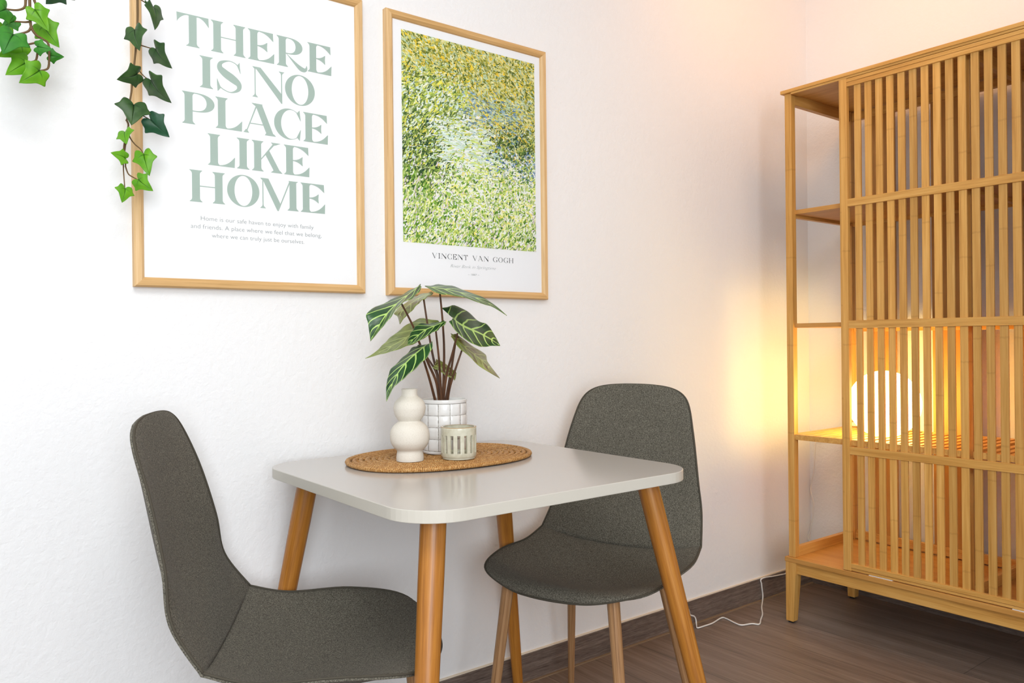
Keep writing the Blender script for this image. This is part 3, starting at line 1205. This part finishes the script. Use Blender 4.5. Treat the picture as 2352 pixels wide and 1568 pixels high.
# ------------------------------------------------------------------ potted plant
PR = .0535
c = ground_centre(1021, 1044.5, MZ, PR - .003)
PC = c.copy()
PH = .125
pp_ = thing('potted_plant', (c.x, c.y, MZ), 'dark green plant with pale veined leaves in a white grid-tiled pot on the placemat', 'plant')
mb = MB()
ncol, nrow = 12, 4
zr0, zr1 = .008, PH - .009
gapa, gapz = .034, .0013
for j in range(nrow):
    za = zr0 + (zr1 - zr0) * j / nrow + gapz / 2
    zb = zr0 + (zr1 - zr0) * (j + 1) / nrow - gapz / 2
    for i in range(ncol):
        a0 = 2 * PI * i / ncol + gapa / 2 + .22
        a1 = 2 * PI * (i + 1) / ncol - gapa / 2 + .22
        vs, fs = [], []
        nu, nv = 8, 6
        for q in range(nv + 1):
            for p in range(nu + 1):
                fu, fv = p / nu, q / nv
                e = min(fu, 1 - fu, 1) * nu / 1.0
                e2 = min(fv, 1 - fv) * nv / 1.0
                puff = .0014 * min(1, e, e2) + .0004 * math.sin(PI * fu) * math.sin(PI * fv)
                an = a0 + (a1 - a0) * fu
                r = PR - .0012 + puff
                vs.append((c.x + r * math.cos(an), c.y + r * math.sin(an), c.z + za + (zb - za) * fv))
        for q in range(nv):
            for p in range(nu):
                a = q * (nu + 1) + p
                fs.append((a, a + 1, a + nu + 2, a + nu + 1))
        mb.add(vs, fs)
mb.lathe(c, [(PR - .0035, PH - .0095), (PR - .0005, PH - .0085), (PR + .0006, PH - .005), (PR, PH - .0012), (PR - .002, PH), (PR - .0045, PH - .001), (PR - .005, PH - .03), (PR - .006, PH - .06)], 64)
mb.lathe(c, [(PR - .007, 0), (PR - .003, .001), (PR - .0015, .005), (PR - .003, .0078)], 64)
pot = mb.build('pot', m_glaze, pp_, auto=True)
pot['label'] = 'white glazed pot with a square grid'
MB().lathe(c, [(PR - .0055, .003), (PR - .0014, .008), (PR - .0014, PH - .010), (PR - .004, PH - .0095)], 64).build('grout_grid', m_grout, pot, auto=True)
MB().lathe((c.x, c.y, c.z + PH - .03), [(PR - .0055, 0), (.03, .004), (0, .006)], 40).build('soil', m_soil, pp_, smooth=True)


def Z3(q):
    return at_y(760 + q[0] * .31888, 620 + q[1] * .31888, PC.y + q[2])


def alocasia_leaf(stations, tip, mats, rows_=29, half=9):
    C3 = [Z3(s_[0:3]) for s_ in stations] + [Z3(tip)]
    L3 = [Z3(s_[3:6]) for s_ in stations] + [Z3(tip)]
    R3 = [Z3(s_[6:9]) for s_ in stations] + [Z3(tip)]
    Cm, Lm, Rm = crv(C3, rows_), crv(L3, rows_), crv(R3, rows_)
    n_ = 2 * half + 1
    vs, uvs, fs = [], [], []
    for i in range(rows_):
        u = i / (rows_ - 1)
        for j in range(n_):
            v = (j - half) / half
            e = Lm[i] if v < 0 else Rm[i]
            p = Cm[i] + (e - Cm[i]) * abs(v)
            wv = .0022 * math.sin(u * 6 * 2 * PI - abs(v) * 5) * abs(v) ** 1.5 * (1 - u)
            vs.append((p[0], p[1] + wv, p[2] - .004 * math.sin(PI * abs(v)) * 0 + wv * .6))
            uvs.append((u, v))
    for i in range(rows_ - 1):
        for j in range(n_ - 1):
            a = i * n_ + j
            fs.append((a, a + 1, a + n_ + 1, a + n_))
    m = MB()
    m.add(vs, fs, uvs)
    o = m.build('leaf', mats, pp_, smooth=True)
    sd = o.modifiers.new('thickness', 'SOLIDIFY')
    sd.thickness = .0012
    sd.offset = 0
    sd.material_offset = 1
    return o


LV = [
    ([(640, 112, -.02, 650, 104, -.01, 655, 122, -.03), (570, 168, -.03, 548, 160, .01, 602, 190, -.06), (480, 240, -.04, 400, 232, .0, 505, 245, -.085), (400, 325, -.05, 262, 306, -.03, 425, 345, -.10), (335, 425, -.055, 270, 395, -.04, 362, 420, -.09)], (285, 512, -.06), 'f'),
    ([(735, 163, .03, 727, 158, .03, 740, 168, .03), (660, 190, .03, 640, 178, .07, 692, 196, .0), (580, 240, .03, 555, 225, .08, 640, 230, -.01), (515, 295, .03, 458, 305, .06, 585, 290, .0), (500, 335, .03, 482, 335, .05, 528, 345, .01)], (497, 390, .03), 'p'),
    ([(690, 122, -.03, 680, 118, -.02, 700, 128, -.04), (780, 132, -.04, 770, 106, .02, 765, 165, -.09), (880, 150, -.05, 880, 117, .02, 850, 178, -.10), (990, 182, -.055, 985, 157, 0, 965, 197, -.10), (1090, 222, -.06, 1090, 195, -.03, 1085, 240, -.08), (1180, 265, -.065, 1186, 258, -.06, 1168, 266, -.07)], (1268, 328, -.07), 'f'),
    ([(880, 345, -.05, 803, 277, -.03, 855, 374, -.07), (925, 388, -.055, 885, 256, -.01, 895, 432, -.09), (985, 420, -.06, 985, 300, -.01, 960, 492, -.10), (1060, 450, -.065, 1060, 368, -.02, 1040, 538, -.10), (1130, 487, -.07, 1122, 390, -.04, 1100, 553, -.09), (1180, 518, -.075, 1172, 458, -.06, 1155, 546, -.08)], (1219, 546, -.08), 'f'),
    ([(868, 470, -.03, 866, 460, -.03, 868, 480, -.03), (940, 535, -.04, 912, 468, -.03, 920, 556, -.05), (1025, 605, -.05, 1015, 545, -.01, 1000, 622, -.07), (1090, 655, -.05, 1112, 608, 0, 1058, 682, -.07), (1145, 712, -.055, 1128, 662, -.03, 1118, 722, -.07)], (1216, 779, -.06), 'p'),
    ([(790, 385, .05, 775, 366, .05, 792, 395, .05), (690, 400, .05, 650, 350, .09, 730, 440, .02), (590, 460, .045, 545, 398, .09, 640, 510, .01), (490, 520, .04, 430, 486, .08, 545, 548, 0), (390, 572, .035, 372, 542, .06, 440, 584, .01), (320, 606, .03, 312, 598, .035, 345, 608, .02)], (248, 636, .025), 'b'),
    ([(825, 372, -.05, 815, 366, -.05, 834, 372, -.05), (760, 398, -.06, 720, 386, -.04, 785, 420, -.07), (690, 428, -.07, 635, 388, -.04, 712, 462, -.09), (630, 472, -.075, 588, 434, -.05, 642, 502, -.095), (580, 512, -.08, 560, 490, -.07, 594, 526, -.09)], (552, 542, -.085), 'f'),
    ([(695, 535, -.07, 632, 543, -.05, 734, 518, -.09), (640, 578, -.075, 590, 560, -.05, 716, 592, -.10), (570, 638, -.08, 515, 635, -.05, 652, 668, -.11), (505, 712, -.085, 433, 715, -.06, 562, 748, -.11), (460, 785, -.09, 408, 790, -.07, 500, 802, -.11), (425, 862, -.095, 398, 852, -.09, 450, 846, -.105)], (400, 945, -.10), 'f'),
    ([(742, 692, 0, 762, 645, 0, 735, 702, -.01), (790, 704, 0, 802, 660, .01, 785, 728, -.02), (840, 732, 0, 866, 708, .01, 830, 758, -.02), (880, 762, 0, 902, 740, 0, 870, 778, -.02)], (893, 795, 0), 'p'),
]
MT = {'f': [m_alo, m_alo_b], 'b': [m_alo_b, m_alo], 'p': [m_alo_p, m_alo]}
# the strip of each leaf is wound so that the named side looks towards the room
for st, tip, kd in LV:
    o = alocasia_leaf(st, tip, MT[kd])
    me = o.data
    d = sum(((Vector(p.center) + pp_.location - CAM).dot(p.normal) * p.area) for p in me.polygons)
    if d > 0:
        me.flip_normals()
    if kd in 'bp':
        o['label'] = 'leaf turned to show its pale olive underside'

STK = [
    [(505, 235, -.035), (590, 400, -.03), (640, 530, -.025), (705, 680, -.015), (760, 810, -.01), (782, 960, 0)],
    [(668, 205, .03), (700, 420, .025), (735, 620, .02), (775, 790, .01), (790, 960, 0)],
    [(786, 172, -.04), (803, 350, -.03), (815, 560, -.02), (812, 780, -.01), (803, 960, 0)],
    [(912, 455, -.055), (875, 600, -.04), (830, 770, -.02), (808, 960, 0)],
    [(946, 570, -.04), (895, 720, -.03), (855, 850, -.015), (838, 960, 0)],
    [(755, 430, -.06), (778, 640, -.04), (788, 800, -.02), (795, 960, -.01)],
    [(640, 548, -.06), (672, 660, -.05), (712, 790, -.03), (757, 960, -.01)],
    [(650, 560, .03), (700, 640, .03), (755, 730, .02), (780, 850, .01), (785, 960, 0)],
    [(905, 470, -.03), (885, 600, -.02), (860, 760, -.01), (825, 960, 0)],
]
for pth in STK:
    q = crv([tuple(Z3(p)) for p in pth], 22)
    MB().tube([tuple(a) for a in q], [.0021 + .0013 * i / 21 for i in range(22)], 8).build('stalk', m_stalk, pp_, smooth=True)

# ------------------------------------------------------------------ ivy
IVY_HALF = [(0, -.02), (.08, -.16), (.20, -.25), (.36, -.22), (.44, -.08), (.50, .06), (.66, .20), (.50, .32), (.36, .44), (.26, .62), (.14, .82), (0, 1.0)]


def ivy_outline():
    h = crv(IVY_HALF, 40)
    return h


def ivy_leaf(P0, P1, roll, mat, root, width=1.0, fold=.25, droop=.12):
    P0, P1 = Vector(P0), Vector(P1)
    ax = P1 - P0
    Ln = ax.length
    ax.normalize()
    view = (CAM - P0).normalized()
    nz = (view - ax * view.dot(ax)).normalized()
    nz = Matrix.Rotation(math.radians(roll), 3, ax) @ nz
    lx = ax.cross(nz).normalized()
    h = ivy_outline()
    m_ = 9
    vs, uvs, fs = [], [], []
    rows_ = len(h)
    for sgn in (-1, 1):
        b = len(vs)
        for i in range(rows_):
            for j in range(m_):
                t = j / (m_ - 1)
                mx, my = 0.0, max(h[i][1] * .98, -.02)
                x = h[i][0] * t
                y = my + (h[i][1] - my) * t
                zz = fold * x - droop * (max(y, 0) ** 2) + .05 * math.sin(6 * x + 5 * y) - .25 * x * x
                p = P0 + (lx * (sgn * x * width) + ax * y + nz * zz) * Ln
                vs.append(p)
                uvs.append((sgn * x, y))
        for i in range(rows_ - 1):
            for j in range(m_ - 1):
                a = b + i * m_ + j
                q = (a, a + 1, a + m_ + 1, a + m_)
                fs.append(q if sgn < 0 else q[::-1])
    m = MB()
    m.add(vs, fs, uvs)
    o = m.build('leaf', mat, root, smooth=True)
    sd = o.modifiers.new('thickness', 'SOLIDIFY')
    sd.thickness = .0009
    sd.offset = 0
    return o


def vine(name, paths, conv, root):
    mb = MB()
    for pts, r in paths:
        q = crv([tuple(conv(*p)) for p in pts], 8 * len(pts))
        mb.tube([tuple(a) for a in q], [r * (1.15 - .4 * i / len(q)) for i in range(len(q))], 8)
    return mb.build(name, m_vine, root, smooth=True)


za = lambda x, y, d=0.: at_y(240 + x * .15306, y * .15306, -.085 + d)
zb = lambda x, y, d=0.: at_y(240 + x * .16575, 220 + y * .16575, -.085 + d)
zl = lambda x, y, d=0.: at_y(x * .14035, y * .14035, -.13 + d)

top = za(495, -900)
iv = thing('ivy_strand', tuple(za(270, 2960)), 'single trailing ivy strand hanging down over the left edge of the poster frame', 'ivy')
vine('vine', [([(495, -900), (495, -20), (495, 330), (470, 720), (455, 880), (400, 1400), (360, 1600), (336, 1795)], .0021)], za, iv)
vine('vine', [([(300, 330), (330, 395), (318, 480), (280, 640), (268, 760), (290, 870), (290, 985)], .0018), ([(318, 480), (296, 640), (262, 900), (262, 985), (265, 1060), (282, 1290)], .0014),
              ([(440, 240), (520, 270), (650, 340)], .0013), ([(335, 470), (350, 570), (420, 670), (500, 740), (545, 820)], .0013), ([(290, 975), (330, 1080), (400, 1130), (480, 1170)], .0013)], zb, iv)
vine('vine', [([(480, -60), (560, 5), (640, 55), (715, 110)], .0013), ([(480, 660), (565, 685), (680, 720), (775, 742)], .0013), ([(490, 1000), (515, 1050), (600, 1150), (710, 1215)], .0013)], za, iv)
for A, B, cv, roll, mt, wd in [
    ((455, 455), (490, 735), za, 35, m_ivy_dark, .95),
    ((735, 120), (806, 425), za, -58, m_ivy_dark, .85),
    ((640, 40), (694, 130), za, -62, m_ivy_dark, .9),
    ((775, 742), (962, 1030), za, 48, m_ivy_dark, .95),
    ((485, 1112), (222, 1212), za, -30, m_ivy_dark, .95),
    ((708, 1213), (950, 1560), za, 52, m_ivy_dark, 1.0),
    ((405, 130), (385, 375), zb, -8, m_ivy_dark, 1.15),
    ((645, 335), (885, 575), zb, 12, m_ivy_deep, .92),
    ((285, 505), (280, 645), zb, 42, m_ivy_bright, 1.0),
    ((282, 862), (108, 776), zb, 35, m_ivy_bright, 1.0),
    ((545, 818), (608, 1082), zb, 8, m_ivy_bright, .80),
    ((475, 1165), (650, 1315), zb, 18, m_ivy_bright, .95),
    ((285, 1290), (262, 1465), zb, -24, m_ivy_bright, 1.0),
]:
    o = ivy_leaf(cv(*A, -.012), cv(*B, -.012 + random.uniform(-.02, .0)), roll, mt, iv, wd, .22)

ic = thing('ivy_cluster', tuple(zl(620, 1385)), 'bushy bright green ivy sprig hanging in the upper left corner', 'ivy')
vine('vine', [([(480, -300), (485, -50), (490, 140), (505, 420), (590, 570), (700, 640), (795, 735), (802, 1060)], .0024), ([(560, -300), (560, -20), (580, 60), (590, 160)], .0024),
              ([(430, -120), (420, 0), (400, 120), (280, 165), (90, 150)], .0022), ([(500, 355), (400, 362), (240, 350)], .0018), ([(515, 420), (480, 495), (400, 535), (215, 575)], .002),
              ([(640, 690), (560, 705), (400, 740), (345, 750)], .0018), ([(625, 770), (600, 950), (560, 1000), (430, 1030)], .0018), ([(802, 1060), (770, 1130), (640, 1160)], .0018)], zl, ic)
for A, B, d0, roll, mt, wd in [
    ((715, 430), (932, 745), .03, 10, m_ivy_bright, .85),
    ((575, 165), (800, 500), -.01, -8, m_ivy_bright, .85),
    ((820, 912), (1050, 936), .01, 8, m_ivy_mid, .95),
    ((620, 768), (838, 800), -.02, -10, m_ivy_mid, .95),
    ((430, 1030), (130, 1190), .01, 8, m_ivy_bright, .80),
    ((640, 1160), (352, 1345), -.01, -8, m_ivy_bright, .90),
    ((345, 748), (0, 920), .02, -5, m_ivy_bright, .80),
    ((215, 572), (60, 830), -.02, 12, m_ivy_mid, .95),
    ((240, 350), (20, 440), .03, 14, m_ivy_mid, .95),
    ((90, 155), (-120, 230), -.01, -6, m_ivy_mid, 1.0),
    ((60, 470), (-60, 700), .02, 6, m_ivy_bright, 1.0),
    ((950, -190), (800, 75), .0, -40, m_ivy_deep, 1.25),
    ((1010, -160), (1210, 15), .01, 30, m_ivy_deep, 1.0),
]:
    ivy_leaf(zl(*A, d0), zl(*B, d0 - random.uniform(.0, .025)), roll, mt, ic, wd, .18)

# ------------------------------------------------------------------ bamboo cabinet
X0, X1 = 1.8773, 2.312
YA, YM, YB = -.1955, -.790, -1.385
cb = thing('bamboo_cabinet', ((X0 + X1) / 2, YM, 0), 'tall bamboo shelf cabinet with sliding slatted door standing by the right wall', 'cabinet')
ZP0, ZP1 = .2112, .2275
ZT0, ZT1 = 1.8284, 1.8405
MB().box(X0, X1, YB, YA, ZT0, ZT1).build('top_board', bam['y'], cb, bevel=.0015)
MB().box(X0, X1, YB, YA, ZP0, ZP1).build('bottom_board', bam_board, cb, bevel=.0015)
for xa_ in (X0 + .011, X1 - .030):
    MB().box(xa_, xa_ + .018, YB + .03, YA - .03, .1720, ZP0).build('apron', bam['y'], cb, bevel=.0012)
for ya_ in (YA - .028, YB + .010):
    MB().box(X0 + .03, X1 - .03, ya_, ya_ + .018, .1720, ZP0).build('side_apron', bam['x'], cb, bevel=.0012)
for xs, xd in ((X0 + .002, 1), (X1 - .002, -1)):
    for ys, yd in ((YA - .002, -1), (YB + .002, 1)):
        t, b_ = .040, .028
        def q4(z, w_):
            pts = [(xs, ys, z), (xs + xd * w_, ys, z), (xs + xd * w_, ys + yd * w_, z), (xs, ys + yd * w_, z)]
            return pts
        lg = MB().hexa(q4(.006, b_), q4(ZP0, t)).build('leg', bam['z'], cb, bevel=.0015)
        MB().box(xs + xd * .006, xs + xd * .022, ys + yd * .006, ys + yd * .022, 0.0002, .006).build('foot_pad', m_rubber, lg)
PW = .025
xf, xb = X0 + .010, X1 - .010 - PW
for x_ in (xf, xb):
    for y_ in (YA - .0105 - PW, YM - PW / 2 + .0, YB + .0105):
        if x_ == xf and abs(y_ - (YM - PW / 2)) < 1e-6:
            MB().box(X0 + .034, X0 + .054, y_ + .006, y_ + .022, ZP1, ZT0).build('centre_post', bam_post, cb, bevel=.0012)
            continue
        MB().box(x_, x_ + PW, y_, y_ + PW, ZP1, ZT0).build('post', bam_post, cb, bevel=.0015)
for y_ in (YA - .0105 - .021, YM - .009, YB + .0105 + .003):
    for z_, h_ in ((ZT0 - .036, .036), (ZP1, .033), (1.402, .010), (1.0205, .0145), (.634, .018)):
        MB().box(xf + PW, xb, y_, y_ + .018, z_, z_ + h_).build('side_rail', bam['x'], cb, bevel=.001)
rr = MB()
for z_, h_ in ((ZT0 - .034, .030), (ZP1 + .004, .030), (1.400, .018), (.626, .012), (1.006, .014)):
    rr = MB().box(xb + .004, xb + .022, YB + .036, YA - .036, z_, z_ + h_)
    rr.build('back_rail', bam['y'], cb, bevel=.001)
for ya, yb in ((-.305, -.388), (-.515, -.660), (-.92, -1.065), (-1.192, -1.275)):
    MB().box(xb + .012, xb + .020, yb, ya, ZP1 + .03, ZT0 - .03).build('back_board', bam_back, cb)
for y0_, y1_ in ((YM + .008, YA - .0125), (YB + .0125, YM - .010)):
    MB().box(xf + .020, xb + .022, y0_, y1_, 1.412, 1.427).build('shelf', bam_board, cb, bevel=.001)
    MB().box(xf + .012, xb + .022, y0_, y1_, 1.020, 1.035).build('shelf', bam_board, cb, bevel=.001)
    # slatted shelf that carries the lamp
    sm = MB()
    sm.box(xf + .004, xf + .020, y0_, y1_ - .004, .634, .6525)
    sm.box(xb + .004, xb + .020, y0_, y1_ - .02, .634, .6525)
    yy = y1_ - .024
    while yy > y0_ + .02:
        sm.box(xf + .019, xb + .006, yy - .020, yy, .6430, .6522)
        yy -= .0325
    sm.build('slatted_shelf', bam['x'], cb, bevel=.0008)
# rails that guide the doors
MB().box(X0 + .003, X0 + .050, YB + .012, YA - .04, ZT0 - .0068, ZT0 - .0005).build('door_track', bam['y'], cb)


def door(y_left, width, xd, root):
    """sliding door; y_left is its end nearer the picture wall"""
    xa, xb_ = xd, xd + .016
    d = MB()
    y0_, y1_ = y_left - width, y_left
    zb_, zt_ = .2300, 1.8225
    d.box(xa, xb_, y1_ - .0265, y1_, zb_ - .0012, zt_)
    d.box(xa, xb_, y0_, y0_ + .0265, zb_ - .0012, zt_)
    body = d.build('sliding_door', bam_post, root, bevel=.0015)
    for z0_, z1_ in ((zb_ + .009, .2535), (.6060, .6315), (1.0140, 1.0395), (1.4075, 1.4325), (1.7945, 1.8065), (1.8090, zt_ - .002), (zb_, zb_ + .008), (1.8060, 1.8095)):
        thin = (z1_ - z0_) < .009
        MB().box(xa + (.003 if thin else .0005), xb_ - (.002 if thin else .001), y0_ + .026, y1_ - .026, z0_, z1_).build('door_rail', bam['y'], body, bevel=.0008 if thin else .0012)
    s_ = MB()
    c_ = y1_ - .0594
    while c_ > y0_ + .045:
        s_.box(xa + .0052, xa + .0125, c_ - .0107, c_ + .0107, zb_ + .008, zt_ - .014)
        c_ -= .0350
    s_.build('slat_panel', bam_slat, body, bevel=.001)
    for yy in (y1_ - .085, y1_ - .33 - .165):
        gl_ = MB().box(xa + .001, xa + .012, yy - .075, yy, zb_ - .0024, zb_ - .0004).build('door_glide', m_whiteplastic, body)
        gl_['label'] = 'white plastic glide strip'
    return body


door(-.4100, .660, X0 + .0030, cb)
door(-1.000, .370, X0 + .0300, cb)

# ------------------------------------------------------------------ globe lamp
gc = Vector((2.085, -.4465, .7585))
lm = thing('globe_lamp', (gc.x, gc.y, .6526), 'glowing white globe lamp standing on the slatted shelf inside the bamboo cabinet', 'lamp')
R_ = .1145
prof = []
for i in range(49):
    q = -PI / 2 * .80 + (PI / 2 * 1.80) * i / 48
    prof.append((R_ * math.cos(q) if i < 48 else 0.0, R_ * math.sin(q) * .985))
MB().lathe(gc, prof, 56).build('globe_shade', m_globe, lm, smooth=True)
MB().lathe((gc.x, gc.y, .6526), [(.034, 0), (.037, .001), (.037, .006), (.034, .0075), (0, .0075)], 40).build('lamp_base', m_whiteplastic, lm, auto=True)
# cord: over the shelf to the switch, down behind the cabinet, along the skirting and over the floor
sw = Vector((2.262, -.262, .6610))
p1 = [(gc.x + .03, gc.y + .02, .6575), (2.17, -.40, .6565), (2.235, -.315, .667), (sw.x, sw.y, .6625), (2.300, -.222, .6600), (2.330, -.20, .640)]
XC = 2.338
drop = []
for u, v_ in ((1873, 1013), (1869, 1083), (1861.7, 1123), (1869, 1162), (1862, 1215), (1859, 1242)):
    d = ray(u, v_)
    drop.append(tuple(CAM + d * ((XC - CAM.x) / d.x)))
p2 = [tuple(q) for q in drop] + [(2.338, -.09, .10), (2.325, -.04, .080), (2.24, -.0140, .0755), (2.19, -.0135, .0735)]
ba = [(1801.7, 1317.6), (1776.8, 1322.7), (1756.4, 1326), (1747.5, 1331), (1749, 1340), (1750, 1350), (1752, 1366.7)]
fl = [(1751, 1381), (1749.4, 1394.8), (1751.3, 1410), (1747.5, 1422), (1743.7, 1433), (1727, 1431.8), (1704, 1435), (1688.8, 1430.5), (1668.4, 1420.3), (1657, 1418.4), (1636.5, 1430.5), (1618, 1437), (1602, 1441.3), (1599.5, 1434)]
p3 = [tuple(at_y(u, v_, -.0135)) for u, v_ in ba] + [tuple(at_z(u, v_, .0032)) for u, v_ in fl] + [tuple(at_y(u, v_, -.0205)) for u, v_ in ((1598.3, 1422.9), (1594.4, 1415), (1585, 1411), (1581, 1398.6), (1572, 1392))]
mb = MB()
for pts, n_ in ((p1, 40), (p2, 70), (p3, 150)):
    mb.tube([tuple(a) for a in crv(pts, n_)], .0026, 8)
mb.tube([tuple(a) for a in crv([p1[-1], (2.338, -.19, .615), p2[0]], 10)], .0026, 8)
mb.tube([tuple(a) for a in crv([p2[-1], p3[0]], 6)], .0026, 8)
cd = mb.build('power_cord', m_whiteplastic, lm, smooth=True)
cd['label'] = 'thin white power cord running down to the floor'
s_ = MB().box(sw.x - .011, sw.x + .011, sw.y - .026, sw.y + .026, .6530, .6700)
so = s_.build('inline_switch', m_whiteplastic, cd, bevel=.005, seg=3)
